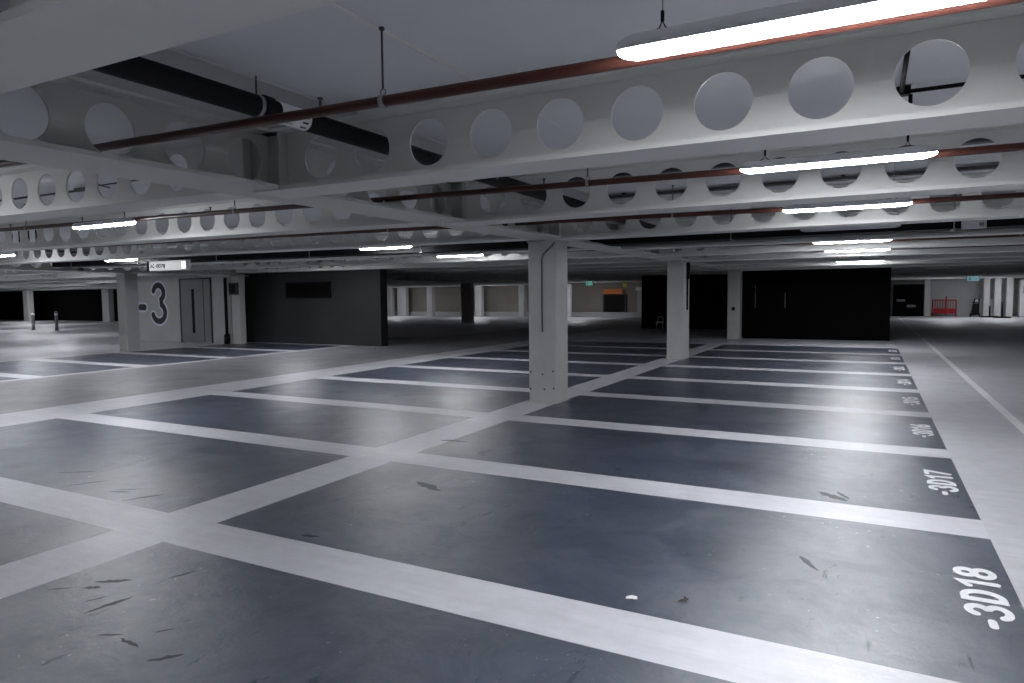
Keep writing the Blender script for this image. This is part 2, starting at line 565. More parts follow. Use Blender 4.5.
# door of the number wall
d = bpy.data.objects.new('door_1', None); COL.objects.link(d); d.location = (-21.75, 16.65, 0)
struct(d, 'grey sliding door with a tall black slot right of the -3', 'door')
m = MB(); m.box(-0.82, 0.82, -0.045, -0.002, 0.03, 2.3); m.build('door_leaf', coldim, d)
m = MB(); m.box(-0.86, -0.80, -0.06, -0.002, 0, 2.34); m.box(0.80, 0.83, -0.06, -0.002, 0, 2.34); m.box(-0.86, 0.83, -0.06, -0.002, 2.3, 2.34); m.box(0.42, 0.45, -0.055, -0.04, 0.03, 2.3)
m.build('door_frame', darksteel, d)
m = MB(); m.box(-0.19, -0.07, -0.06, -0.03, 0.35, 1.95); m.build('door_slot', black, d)

# black downpipe on the corner column
t = thing('downpipe', 'black vertical downpipe with a foot on the corner column right of the -3', 'pipe', (-20.06, 16.53, 0))
m = MB(); m.tube([(0, 0, 0.12), (0, 0, 2.32)], 0.055, 12); m.build('pipe', black, t, True)
m = MB(); m.tube([(0, 0, 0), (0, 0, 0.34)], 0.1, 12); m.build('foot', black, t, True)
t = thing('switch_box', 'small dark box high on the corner column', 'box', (-19.72, 16.64, 1.72))
m = MB(); m.box(-0.2, 0.2, -0.09, 0.0, 0, 0.42); m.build('case', darksteel, t)
m = MB(); m.box(-0.15, 0.15, -0.1, -0.08, 0.05, 0.37); m.build('cover', black, t)
# vent
t = thing('vent_grille', 'wide black vent grille high on the dark grey wall', 'vent', (-17.1, 17.5, 1.58))
m = MB(); m.box(-1.03, 1.03, -0.05, 0, 0, 0.05); m.box(-1.03, 1.03, -0.05, 0, 0.5, 0.55); m.box(-1.03, -0.98, -0.05, 0, 0.05, 0.5); m.box(0.98, 1.03, -0.05, 0, 0.05, 0.5); m.build('frame', black, t)
m = MB()
for k in range(8):
    z = 0.07 + k * 0.055
    m.add([(-0.98, -0.045, z), (0.98, -0.045, z), (0.98, -0.01, z + 0.035), (-0.98, -0.01, z + 0.035), (-0.98, -0.045, z + 0.006), (0.98, -0.045, z + 0.006), (0.98, -0.01, z + 0.041), (-0.98, -0.01, z + 0.041)],
          [(0, 1, 2, 3), (7, 6, 5, 4), (0, 4, 5, 1), (2, 6, 7, 3)])
m.box(-0.98, 0.98, -0.008, -0.002, 0.05, 0.5)
m.build('louvre', black, t)
# steel edge strips on the black block
for x, z0, z1, lab in ((-3.6, 1.08, 1.9, 'longer thin steel strip on the face of the black block'), (-2.62, 1.08, 1.62, 'shorter thin steel strip on the face of the black block')):
    t = thing('door_pull', lab, 'handle', (x, 25.25, z0))
    m = MB(); m.tube([(0, -0.05, 0), (0, -0.05, z1 - z0)], 0.012, 8); m.build('rail', zinc, t, True)
    for zz in (0.08, z1 - z0 - 0.08):
        m = MB(); m.tube([(0, -0.05, zz), (0, 0.0, zz)], 0.009, 8); m.build('bracket', zinc, t, True)


# ------------------------------------------------------------------ painted characters
def arc(cx, cy, rx, ry, a0, a1, n=14):
    return [(cx + rx * math.cos(math.radians(a0 + (a1 - a0) * i / n)), cy + ry * math.sin(math.radians(a0 + (a1 - a0) * i / n))) for i in range(n + 1)]


G = {   # strokes in a box w wide, 1 high (stroke centres)
    '-': (0.34, [[(0.07, 0.5), (0.27, 0.5)]]),
    '0': (0.56, [arc(0.28, 0.70, 0.20, 0.21, 0, 180) + arc(0.28, 0.30, 0.20, 0.21, 180, 360) + [(0.48, 0.70)]]),
    '1': (0.42, [[(0.08, 0.74), (0.28, 0.91), (0.28, 0.09)]]),
    '2': (0.56, [arc(0.28, 0.69, 0.20, 0.22, 165, -35) + [(0.08, 0.09), (0.49, 0.09)]]),
    '3': (0.58, [arc(0.27, 0.705, 0.185, 0.205, 160, -62) + arc(0.26, 0.295, 0.23, 0.21, 62, -160)]),
    '4': (0.58, [[(0.40, 0.09), (0.40, 0.91), (0.08, 0.32), (0.52, 0.32)]]),
    '5': (0.56, [[(0.46, 0.91), (0.14, 0.91), (0.11, 0.53)] + arc(0.27, 0.335, 0.21, 0.245, 115, -150)]),
    '6': (0.56, [[(0.40, 0.91)] + arc(0.50, 0.34, 0.42, 0.40, 130, 180, 8), arc(0.28, 0.32, 0.20, 0.23, 0, 360, 24)]),
    '7': (0.52, [[(0.07, 0.91), (0.46, 0.91), (0.20, 0.09)]]),
    '8': (0.58, [arc(0.29, 0.71, 0.175, 0.20, 0, 360, 24), arc(0.29, 0.30, 0.21, 0.21, 0, 360, 24)]),
    '9': (0.56, [arc(0.28, 0.68, 0.20, 0.23, 0, 360, 24), [(0.48, 0.68), (0.46, 0.4), (0.2, 0.09)]]),
    'D': (0.60, [[(0.10, 0.09), (0.10, 0.91), (0.24, 0.91)] + arc(0.24, 0.5, 0.26, 0.41, 90, -90) + [(0.10, 0.09)]]),
    'A': (0.60, [[(0.06, 0.09), (0.30, 0.91), (0.54, 0.09)], [(0.15, 0.36), (0.45, 0.36)]]),
    'C': (0.58, [arc(0.30, 0.5, 0.22, 0.41, 45, 315, 18)]),
}


def ribbon(mb, pts, w, P, t0, t1, mi=0):
    """one clean flat stroke with mitred corners and round ends; P maps (u, v, height) to space."""
    h = w / 2
    q = [pts[0]]
    for p in pts[1:]:
        if math.hypot(p[0] - q[-1][0], p[1] - q[-1][1]) > 1e-4: q.append(p)
    closed = len(q) > 3 and math.hypot(q[0][0] - q[-1][0], q[0][1] - q[-1][1]) < 1e-3
    if closed: q.pop()
    n = len(q)
    def nrm(a, b):
        dx, dy = b[0] - a[0], b[1] - a[1]
        l = math.hypot(dx, dy)
        return (-dy / l, dx / l)
    rails = []
    for i in range(n):
        a = nrm(q[i - 1], q[i]) if (i > 0 or closed) else None
        b = nrm(q[i], q[(i + 1) % n]) if (i < n - 1 or closed) else None
        if a is None: m_ = b
        elif b is None: m_ = a
        else:
            mx, my = a[0] + b[0], a[1] + b[1]
            l = math.hypot(mx, my) or 1e-6
            mx, my = mx / l, my / l
            k = min(1.6, 1 / max(0.2, mx * a[0] + my * a[1]))
            m_ = (mx * k, my * k)
        rails.append(((q[i][0] + m_[0] * h, q[i][1] + m_[1] * h), (q[i][0] - m_[0] * h, q[i][1] - m_[1] * h)))
    vs, fs = [], []
    for l, r in rails:
        vs += [P(*l, t1), P(*r, t1), P(*l, t0), P(*r, t0)]
    for i in range(n if closed else n - 1):
        j = (i + 1) % n
        a, b = 4 * i, 4 * j
        fs += [(a, a + 1, b + 1, b), (a + 2, b + 2, b + 3, a + 3), (a, b, b + 2, a + 2), (a + 1, a + 3, b + 3, b + 1)]
    if not closed:
        for i, other, sg in ((0, 1, 1), (n - 1, n - 2, -1)):
            c = q[i]
            nx, ny = nrm(q[i], q[other])
            dx, dy = -(ny), nx                      # pointing back, away from the stroke
            dx, dy = (c[0] - q[other][0]), (c[1] - q[other][1])
            l = math.hypot(dx, dy); dx, dy = dx / l * h, dy / l * h
            lx, ly = rails[i][0][0] - c[0], rails[i][0][1] - c[1]
            base = len(vs)
            k = 8
            for e in range(1, k):
                t = PI * e / k
                p = (c[0] + lx * math.cos(t) + dx * math.sin(t), c[1] + ly * math.cos(t) + dy * math.sin(t))
                vs += [P(*p, t1), P(*p, t0)]
            top = [4 * i] + [base + 2 * e for e in range(k - 1)] + [4 * i + 1]
            bot = [4 * i + 2] + [base + 2 * e + 1 for e in range(k - 1)] + [4 * i + 3]
            fs.append(tuple(top) if sg == 1 else tuple(top[::-1]))
            for e in range(len(top) - 1):
                fs.append((top[e], bot[e], bot[e + 1], top[e + 1]))
    mb.add(vs, fs, mi)


def text_width(txt, gap):
    return sum(G[c][0] for c in txt) + gap * (len(txt) - 1)


def write(mb, txt, P, sw, t0, t1, gap=0.10, mi=0, u=0.0):
    k = 0
    for ch in txt:
        w, strokes = G[ch]
        for s_ in strokes:
            ribbon(mb, [(u + a, b) for a, b in s_], sw, P, t0, t1 + 0.0003 * k, mi)
            k += 1
        u += w + gap


# bay numbers: read from the aisle on the right
for k, n in enumerate(range(18, 9, -1)):
    txt = '-3D%d' % n
    yc = L0 + LP * (k + 0.5)
    tw = text_width(txt, 0.10)
    lu, hv = 0.80, 0.205
    def P(u, v, h, tw=tw, yc=yc):
        return (0.652 - v * hv - 0.55, (u / tw - 0.5) * lu, h)
    o = thing('bay_number', '', 'bay number', (0.55, yc, 0.0008))
    u = 0.0
    for ch in txt:
        m = MB(); write(m, ch, P, 0.185, 0.0, 0.0014, u=u)
        weld(m.build('character', num_white, o))
        u += G[ch][0] + 0.10
    if n < 17:
        where = 'small in the distance' if n < 14 else 'farther along the bay ends'
    else:
        where = 'large on the nearest bay end' if n == 18 else 'on the second bay end'
    tag(o, 'white painted bay number -3D%d, %s' % (n, where), 'bay number', 'painted bay numbers along the aisle')

# the big -3
t = thing('level_sign', 'big dark -3 with a pale outline painted on the pale wall', 'wall sign', (-23.75, 16.65, 0))
for nm, mat, extra, t0, t1 in (('outline', signhalo, 0.15, 0.001, 0.004), ('digit', signdark, 0.0, 0.0041, 0.008)):
    m = MB()
    def P3(u, v, h): return (u, -h, v)
    ribbon(m, [(-1.24, 1.29), (-0.99, 1.29)], 0.24 + extra, P3, t0, t1)
    ribbon(m, arc(-0.13, 1.835, 0.30, 0.285, 165, -62, 20) + arc(-0.14, 1.09, 0.36, 0.33, 62, -165, 24), 0.21 + extra, P3, t0, t1)
    weld(m.build(nm, mat, t))

# ------------------------------------------------------------------ lamps
def lamp_section(x, k, part):
    if part == 'diffuser':
        prof = [(-0.060, 0.006), (-0.059, -0.006), (-0.052, -0.015), (-0.036, -0.022), (-0.012, -0.025), (0.012, -0.025), (0.036, -0.022), (0.052, -0.015), (0.059, -0.006), (0.060, 0.006)]
    else:
        prof = [(-0.061, -0.003), (-0.066, -0.004), (-0.066, 0.012), (-0.056, 0.044), (-0.044, 0.050), (0.044, 0.050), (0.056, 0.044), (0.066, 0.012), (0.066, -0.004), (0.061, -0.003)]
    zc = 0.012
    return [(x, p[0] * k, zc + (p[1] - zc) * k) for p in prof]


def make_lamp(label, lit=True):
    t = thing('strip_light', label, 'lamp', (0, 0, 0), 0, 'strip lights under the slab')
    xs_ = [(-0.605, 0.42), (-0.597, 0.6), (-0.575, 0.82), (-0.54, 1.0), (0.54, 1.0), (0.575, 0.82), (0.597, 0.6), (0.605, 0.42)]
    m = MB(); m.loft([lamp_section(x, k, 'diffuser') for x, k in xs_]); m.build('diffuser', diff_on if lit else diff_off, t, True)
    m = MB(); m.loft([lamp_section(x * 1.003, k, 'housing') for x, k in xs_]); m.build('housing', lampgrey, t)
    for s_ in (-1, 1):
        x = s_ * 0.44
        m = MB(); m.tube([(x, 0, 0.098), (x, 0, 0.40)], 0.0022, 6); w = m.build('hanging_wire', zinc, t, True)
        m = MB(); m.tube([(x, 0, 0.09), (x, 0, 0.128)], 0.007, 8); m.build('wire_grip', black, w, True)
        m = MB(); m.tube([(x - 0.05, 0, 0.050), (x - 0.012, 0, 0.068), (x, 0, 0.092), (x + 0.012, 0, 0.068), (x + 0.035, 0, 0.050)], 0.0035, 6)
        m.tube([(x - 0.09, 0, 0.0515), (x - 0.03, 0, 0.056)], 0.004, 6)
        m.build('bracket', darksteel, t, True)
    return t


ZL = 2.470
lamp0 = make_lamp('long lit strip light at upper right, the nearest one')
dead0 = make_lamp('unlit strip light', False)
LIT = [
    (-0.255, 2.52, 'lit strip light hanging large at the upper right, beside the red pipe'),
    (-0.25, 5.20, 'lit strip light second along the right row, below the large one'),
    (-0.26, 7.95, 'lit strip light third along the right row, below the second'),
    (-0.32, 13.25, 'lit strip light fourth along the right row, above the black block'),
    (-0.28, 16.1, 'lit strip light fifth along the right row, just under the fourth'),
    (-0.30, 21.6, 'thin lit strip light sixth and farthest in the right row'),
    (-8.58, 5.27, 'lit strip light at left under the second cross beam, ending in a reddish pipe'),
    (-8.20, 10.42, 'lit strip light left of the central column, upper of a pair'),
    (-8.40, 13.4, 'lit strip light just left of the central column, lower of a pair'),
    (-16.95, 8.05, 'lit strip light cut off at the left edge'),
    (-16.45, 10.5, 'lit strip light above the wall marked -3'),
    (-15.2, 14.9, 'thin lit strip light above the dark vent wall'),
]
HY = lambda i: A0 + AP * i + 0.45
HID = [(-0.27, -0.1, 'directly above the camera'), (-8.3, 2.52, 'hidden behind the left of the main beam'), (-16.0, 2.6, 'left of the frame in the first row'), (-16.4, 5.3, 'left of the frame in the second row'),
       (-24.0, HY(1), 'over the far left aisle, nearest'), (-24.0, HY(3), 'over the far left aisle, second'), (-32.0, HY(3), 'over the far left aisle, third'), (-32.0, HY(5), 'over the far left aisle, fourth'),
       (-40.0, HY(4), 'over the far left bays, nearest'), (-40.0, HY(6), 'over the far left bays, second'), (-48.0, HY(6), 'before the left bollards'), (-48.0, HY(8), 'before the far left columns'), (-56.0, HY(9), 'before the farthest left column'),
       (-33.5, HY(15), 'before the far left columns of the centre'), (-26.0, HY(15), 'before the far columns of the centre'), (-18.0, HY(15), 'before the orange board'), (6.8, HY(17), 'before the white far posts'), (4.0, HY(16), 'before the red barrier'), (10.5, HY(15), 'right of the far barrier')]
DEAD = [(-0.28, 10.28, 'unlit grey strip light under the black tray, in the right row'), ]
first = True
for x, y, lab in LIT + [(a, b, 'lit strip light ' + c) for a, b, c in HID]:
    if first:
        lamp0.location = (x, y, ZL + 0.013); lamp0['label'] = lab; first = False
    else:
        dup(lamp0, (x, y, ZL + zl(x)), lab)
dead0.location = (DEAD[0][0], DEAD[0][1], ZL - 0.02); dead0['label'] = DEAD[0][2]
dead0['group'] = 'unlit strip lights'


# ------------------------------------------------------------------ red pipes
def red_pipe(y, z, label, x0=-35.9, x1=11.3, r=0.026, hang=True):
    SL = 0.011
    zo = lambda x: (SL if x < -1 else 0.004) * (-1.0 - x)
    t = thing('red_pipe', label, 'pipe', (0, y, z), 0, 'red pipes along the strip lights')
    m = MB(); m.tube([(x0, 0, zo(x0)), (-1.0, 0, 0), (x1, 0, zo(x1))], r, 14); m.build('pipe', redpipe, t, True)
    if hang:
        for k in range(-4, 4):
            xr = -2.10 + 4.2 * k
            if not x0 + 0.6 < xr < x1 - 0.2: continue
            m = MB(); m.tube([(xr, 0, r + 0.03 + zo(xr)), (xr, 0, ZT + zl(xr) - z - 0.004)], 0.0055, 8); m.tube([(xr, 0, ZT + zl(xr) - z - 0.014), (xr, 0, ZT + zl(xr) - z - 0.002)], 0.014, 8)
            h = m.build('hanger_rod', darksteel, t, True)
            m = MB()
            n = 16
            for i in range(n):
                a0, a1 = 2 * PI * i / n, 2 * PI * (i + 1) / n
                for (ra, rb) in ((r + 0.001, r + 0.005),):
                    q = [(xr + dx, rr * math.sin(a), rr * math.cos(a) + zo(xr)) for a in (a0, a1) for rr in (ra, rb) for dx in (-0.013, 0.013)]
                    m.add(q, [(2, 3, 7, 6), (0, 4, 5, 1), (0, 2, 6, 4), (1, 5, 7, 3)])
            m.tube([(xr - 0.012, 0, r + 0.004 + zo(xr)), (xr - 0.016, 0, r + 0.022 + zo(xr)), (xr, 0, r + 0.036 + zo(xr)), (xr + 0.016, 0, r + 0.022 + zo(xr)), (xr + 0.012, 0, r + 0.004 + zo(xr))], 0.004, 6)
            m.build('clamp', zinc, h, True)
            xc = xr - 0.40
            m = MB(); m.tube([(xc, 0, r - 0.002 + zo(xc)), (xc, 0, r + 0.034 + zo(xc))], 0.007, 8); m.tube([(xc, 0, r + 0.034 + zo(xc)), (xc, 0, r + 0.042 + zo(xc))], 0.015, 8)
            m.build('sprinkler_stub', darksteel, t, True)
    return t


red_pipe(2.68, 2.510, 'rust red pipe nearest, running behind the large strip light and through the main beam', x0=-19.9)
red_pipe(5.36, 2.496, 'rust red pipe behind the second strip light, through the second bay', x0=-19.9)
red_pipe(8.10, 2.505, 'rust red pipe behind the third strip light, through the third bay', x0=-19.6)
red_pipe(13.55, 2.49, 'dark red pipe behind the fourth strip light', x0=-19.6)
red_pipe(16.2, 2.49, 'dark red pipe behind the fifth strip light', x0=-12.5)

# ------------------------------------------------------------------ black drain pipe
t = thing('drain_pipe', 'thick black drain pipe with a white marker band, passing through the cross beams', 'pipe', (-3.15, 0, 2.685))
R = 0.062
m = MB(); m.tube([(0, Y0 + 0.3, 0.015), (0, 3.0, 0.0), (0, 11.2, -0.035)], R, 20); m.build('pipe', black, t, True)
m = MB(); m.tube([(0, 2.89, 0), (0, 2.895, 0), (0, 2.955, 0), (0, 2.96, 0)], [R, R + 0.012, R + 0.012, R], 20); m.build('coupling', black, t, True)
band = MB(); band.tube([(0, 3.0, 0), (0, 3.235, 0)], R + 0.0015, 24); bo = band.build('marker_band', whiteplastic, t, True)
m = MB()
for k in range(3):                                   # three dark bars at the end of the band
    a0 = math.radians(-62 + k * 30)
    for y0, y1 in ((3.165, 3.21),):
        q = []
        for rr in (R + 0.0012, R + 0.0026):
            for a in (a0 - 0.09, a0 + 0.09):
                for y in (y0, y1):
                    q.append((rr * math.cos(a), y, rr * math.sin(a)))
        m.add(q, [(4, 5, 7, 6), (0, 2, 3, 1), (0, 1, 5, 4), (2, 6, 7, 3), (0, 4, 6, 2), (1, 3, 7, 5)])
for k in range(2):
    a0 = math.radians(-60 + k * 34)
    q = []
    for rr in (R + 0.0012, R + 0.0026):
        for a in (a0 - 0.03, a0 + 0.03):
            for y in (3.02, 3.10):
                q.append((rr * math.cos(a), y, rr * math.sin(a)))
    m.add(q, [(4, 5, 7, 6), (0, 2, 3, 1), (0, 1, 5, 4), (2, 6, 7, 3), (0, 4, 6, 2), (1, 3, 7, 5)])
m.build('printed_mark', signdark, bo)
for y in (2.86, 5.6, 8.2):
    m = MB(); m.tube([(0.0, y, R), (0.0, y, ZT - 2.685 - 0.016)], 0.006, 8); h = m.build('hanger_rod', darksteel, t, True)
    m = MB(); m.tube([(0, y - 0.012, 0), (0, y + 0.012, 0)], R + 0.004, 20); m.build('clamp', zinc, h, True)

# ------------------------------------------------------------------ black cable tray across the dim bay, conduits
t = thing('cable_tray', 'long black cable tray hanging across the dim bay before the fourth strip light', 'tray', (0, 10.98, 2.415))
tz = lambda x: 0.0055 * (-4.2 - x) if x < -4.2 else 0.0
m = MB()
for xa, xb in ((-19.9, -4.2), (-4.2, 11.3)):
    for y0, y1, z0, z1 in ((-0.22, 0.22, 0, 0.012), (-0.22, -0.205, 0.012, 0.14), (0.205, 0.22, 0.012, 0.14)):
        za, zb = tz(xa), tz(xb)
        m.loft([[(xa, y0, z0 + za), (xa, y1, z0 + za), (xa, y1, z1 + za), (xa, y0, z1 + za)], [(xb, y0, z0 + zb), (xb, y1, z0 + zb), (xb, y1, z1 + zb), (xb, y0, z1 + zb)]])
weld(m.build('trough', black, t))
m = MB()
for k in range(5):
    y = -0.15 + k * 0.075
    m.tube([(-19.8, y, 0.045 + tz(-19.8)), (-4.2, y, 0.045), (11.2, y, 0.045)], 0.026, 8)
m.build('cable_bundle', black, t, True)
for k in range(11):
    x = -19.0 + 2.85 * k
    m = MB(); m.tube([(x, -0.232, -0.015 + tz(x)), (x, -0.232, ZT + zl(x) - 2.415 - 0.004)], 0.008, 8)
    m.build('hanger_rod', zinc, t, True)
    m = MB(); m.box(x - 0.02, x + 0.02, -0.25, 0.24, -0.014 + tz(x), -0.001 + tz(x)); m.build('cross_bar', zinc, t)

for y, z, lab in ((6.98, 2.825, 'dark conduit under the slab just behind the second cross beam'), (8.42, 2.815, 'dark conduit under the slab in front of the third cross beam')):
    t = thing('conduit', lab, 'conduit', (0, y, z))
    m = MB(); m.box(-3.1, 10.4, -0.05, 0.05, 0, 0.012); m.box(-3.1, 10.4, -0.05, -0.042, 0.012, 0.035); m.box(-3.1, 10.4, 0.042, 0.05, 0.012, 0.035); m.build('channel', darksteel, t)
    for k in range(6):
        x = -2.8 + 2.5 * k
        m = MB(); m.box(x - 0.02, x + 0.02, -0.06, 0.06, 0.033, ZT - z - 0.002); m.build('hanging_bracket', darksteel, t)
t = thing('conduit', 'black branching conduit seen through a hole of the first cross beam', 'conduit', (0.14, 5.0, 2.83))
m = MB(); m.tube([(0, 0, 0), (5.0, 0, 0)], 0.013, 8); m.tube([(0, 0.0, 0), (0, -0.95, 0)], 0.013, 8); m.build('tube', black, t, True)
m = MB(); m.box(-0.03, 0.05, -0.03, 0.03, -0.022, 0.03); m.build('junction', black, t)
m = MB(); m.tube([(0.05, 0, -0.02), (0.05, 0, -0.075)], 0.012, 8); m.tube([(-0.02, 0, -0.02), (-0.03, 0, -0.09)], 0.010, 8); m.build('hanging_drop', black, t, True)
# wiring seen through the beam holes on the left of the main beam
t = thing('conduit', 'thin dark conduit with drops seen through the left cross beam holes', 'conduit', (-8.15, 4.8, 2.865))
m = MB(); m.tube([(-4.5, 0, 0.02), (-0.02, 0, 0)], 0.013, 8); m.tube([(0.12, 0, 0.02), (0.45, -0.08, 0.005), (0.9, -0.06, 0.012), (1.5, -0.05, 0.0)], 0.008, 8); m.tube([(0.38, -0.14, 0.045), (0.45, -0.08, 0.005), (0.5, 0.0, -0.02)], 0.008, 8); m.build('tube', darksteel, t, True)
m = MB(); m.tube([(0.05, 0, 0), (0.05, 0, -0.055)], 0.016, 8); m.tube([(0.05, 0, -0.055), (0.05, 0, -0.06)], 0.03, 10); m.build('hanging_drop', darksteel, t, True)
m = MB(); m.box(-0.16, 0.13, -0.025, 0.025, -0.012, 0.028); m.build('junction', darksteel, t)
for x, lab in ((-15.1, 'dark U-shaped cable loop left of the left strip light, outer one'), (-14.5, 'dark U-shaped cable loop left of the left strip light, inner one')):
    t = thing('cable_loop', lab, 'cable', (x, 7.5, 2.955))
    m = MB(); m.tube([(-0.13, 0, 0), (-0.13, 0, -0.26), (-0.08, 0, -0.31), (0.08, 0, -0.31), (0.13, 0, -0.26), (0.13, 0, 0)], 0.014, 8); m.build('hanging_cable', black, t, True)
    m = MB(); m.box(-0.09, 0.09, -0.03, 0.03, -0.34, -0.29); m.build('block', darksteel, t)

# ------------------------------------------------------------------ hanging signs
t = thing('sign_box', 'pale lit sign box with small dark lettering hanging above the level number', 'sign', (-13.82, 9.85, 2.22))
m = MB(); m.box(-0.66, 0.66, 0.0, 0.12, 0, 0.22); m.build('case', lampgrey, t)
m = MB(); m.box(-0.58, 0.52, -0.008, -0.001, 0.01, 0.21); m.build('face', box_lit, t)
m = MB(); m.box(-0.66, -0.58, -0.01, -0.001, 0.0, 0.22); m.build('end_cap', black, t)
m = MB(); m.box(0.53, 0.65, -0.014, -0.001, 0.03, 0.19); m.build('lamp_window', glow('sign window', (1, 1, 1), 1.1), t)
m = MB()
tx = 'AC-0078'
def PS(u, v, h): return (-0.54 + u * 0.118, -0.0085 - h, 0.06 + v * 0.095)
write(m, tx, PS, 0.17, 0, 0.002); m.build('lettering', signdark, t)
for x in (-0.55, 0.4):
    m = MB(); m.tube([(x, 0.06, 0.22), (x, 0.06, ZT + zl(-13.8 + x) - 2.22 - 0.003)], 0.008, 8); m.build('hanger_rod', darksteel, t, True)
t = thing('sign_box', 'small pale box with a dark grid mark, on the black cable tray at right', 'sign', (1.16, 10.66, 2.395))
m = MB(); m.box(-0.135, 0.135, 0, 0.06, 0, 0.10); m.build('case', whiteplastic, t)
m = MB()
for k in range(3):
    m.box(0.06 + k * 0.018, 0.067 + k * 0.018, -0.003, 0, 0.025, 0.08)
m.box(0.055, 0.105, -0.003, 0, 0.05, 0.057); m.build('mark', signdark, t)
m = MB(); m.tube([(0.03, 0.03, 0.1), (0.03, 0.03, ZT - 2.395 - 0.003)], 0.005, 8); m.build('hanger_rod', darksteel, t, True)

# exit signs far away
def exit_sign(x, y, z, w, h, mat, lab):
    t = thing('exit_sign', lab, 'sign', (x, y, z))
    m = MB(); m.box(-w / 2 - 0.02, w / 2 + 0.02, 0, 0.08, -0.02, h + 0.02); m.build('case', whiteplastic, t)
    m = MB(); m.box(-w / 2, w / 2, -0.008, -0.001, 0, h); m.build('panel', mat, t)
    m = MB()
    m.box(-w * 0.06, w * 0.28, -0.012, -0.008, h * 0.44, h * 0.58)
    m.add([(w * 0.24, -0.012, h * 0.25), (w * 0.42, -0.012, h * 0.51), (w * 0.24, -0.012, h * 0.77)], [(0, 1, 2)])
    m.box(-w * 0.38, -w * 0.14, -0.012, -0.008, h * 0.2, h * 0.8)
    m.build('pictogram', whiteplastic, t)
    m = MB(); m.tube([(0, 0.04, h + 0.02), (0, 0.04, ZT - z - 0.003)], 0.012, 6); m.build('hanger_rod', darksteel, t, True)


exit_sign(4.45, 40.6, 2.12, 0.48, 0.2, exit_blue, 'blue-lit exit sign above the red barrier at far right')
exit_sign(-13.72, 35.2, 2.14, 0.36, 0.2, exit_lit, 'green-lit exit sign right of the central column')

# ------------------------------------------------------------------ far furniture
# bollards
for x, y, lab in ((-40.2, 20.6, 'thin grey bollard at far left in front of the pale column'), (-38.1, 20.65, 'thin grey bollard at far left standing clear of the column')):
    t = thing('bollard', lab, 'bollard', (x, y, 0), 0, 'bollards at far left')
    m = MB(); m.tube([(0, 0, 0.01), (0, 0, 0.98), (0, 0, 1.01), (0, 0, 1.03)], [0.075, 0.075, 0.06, 0.02], 14); m.build('post', coldim, t, True)
    m = MB(); m.tube([(0, 0, 0), (0, 0, 0.015)], 0.13, 14); m.build('base_plate', darksteel, t)
    m = MB(); m.tube([(0, 0, 0.80), (0, 0, 0.90)], 0.077, 14); m.build('band', whiteplastic, t, True)
# red barrier
t = thing('barrier', 'red metal barrier standing at the far right wall', 'barrier', (4.22, 52.3, 0))
m = MB(); m.tube([(-0.65, 0, 0.06), (-0.65, 0, 1.05)], 0.035, 8); m.tube([(0.65, 0, 0.06), (0.65, 0, 1.05)], 0.035, 8); m.tube([(-0.65, 0, 1.05), (0.65, 0, 1.05)], 0.035, 8); m.tube([(-0.65, 0, 0.2), (0.65, 0, 0.2)], 0.035, 8); m.tube([(0.1, 0, 0.06), (0.1, 0, 1.3)], 0.04, 8); m.build('frame', redgate, t, True)
for k in range(8):
    x = -0.5 + k * 0.14
    m = MB(); m.tube([(x, 0, 0.2), (x, 0, 1.05)], 0.018, 6); m.build('bar', redgate, t, True)
m = MB(); m.box(-0.6, 0.62, -0.012, 0.012, 0.22, 0.5); m.build('panel', redgate, t)
for x in (-0.65, 0.65):
    m = MB(); m.box(x - 0.04, x + 0.04, -0.3, 0.3, 0, 0.05); m.build('foot', redgate, t)
# hand trolley
t = thing('hand_trolley', 'dark hand trolley standing at the far right wall', 'trolley', (5.75, 51.0, 0))
m = MB(); m.tube([(-0.18, 0, 0.1), (-0.02, 0.1, 1.12), (0.2, 0.1, 1.12), (0.2, 0, 0.1)], 0.04, 8)
for z in (0.4, 0.65, 0.9): m.tube([(-0.14, 0.03, z), (0.2, 0.04, z)], 0.035, 8)
m.build('frame', black, t, True)
m = MB(); m.box(-0.3, 0.25, -0.3, 0.02, 0.03, 0.07); m.build('toe_plate', black, t)
m = MB(); m.box(-0.12, 0.17, -0.05, 0.02, 0.1, 0.85); m.build('load_panel', black, t)
for x in (-0.22, 0.24):
    m = MB(); m.tube([(x - 0.03, 0.06, 0.12), (x + 0.03, 0.06, 0.12)], 0.12, 14); m.build('wheel', black, t, True)
# post stands
for x, y, h, lab in ((6.42, 50.3, 0.7, 'short dark post on a flat base before the white far posts'), (6.9, 49.3, 0.98, 'taller dark post on a wide flat base before the white far posts')):
    t = thing('post_stand', lab, 'post', (x, y, 0))
    m = MB(); m.prism([(-0.4, -0.2), (0.4, -0.2), (0.45, 0), (0.4, 0.2), (-0.4, 0.2), (-0.45, 0)], 'z', 0, 0.09); m.build('base', black, t)
    m = MB(); m.tube([(0, 0, 0.08), (0, 0, h)], 0.05, 10); m.build('post', black, t, True)
t = thing('white_board', 'low white board leaning between the white far posts', 'board', (6.6, 52.6, 0))
m = MB(); m.add([(-0.75, -0.35, 0.02), (0.6, -0.35, 0.02), (0.6, 0.1, 1.1), (-0.75, 0.1, 1.1), (-0.75, -0.31, 0.02), (0.6, -0.31, 0.02), (0.6, 0.14, 1.1), (-0.75, 0.14, 1.1)], [(0, 1, 2, 3), (7, 6, 5, 4), (0, 4, 5, 1), (1, 5, 6, 2), (2, 6, 7, 3), (3, 7, 4, 0)])
m.build('panel', whiteplastic, t)
m = MB(); m.box(-0.78, 0.63, -0.40, -0.28, 0, 0.03); m.build('foot', lampgrey, t)
t = thing('cabinet', 'white cabinet unit with a dark top panel at the right edge far away', 'cabinet', (8.9, 51.6, 0))
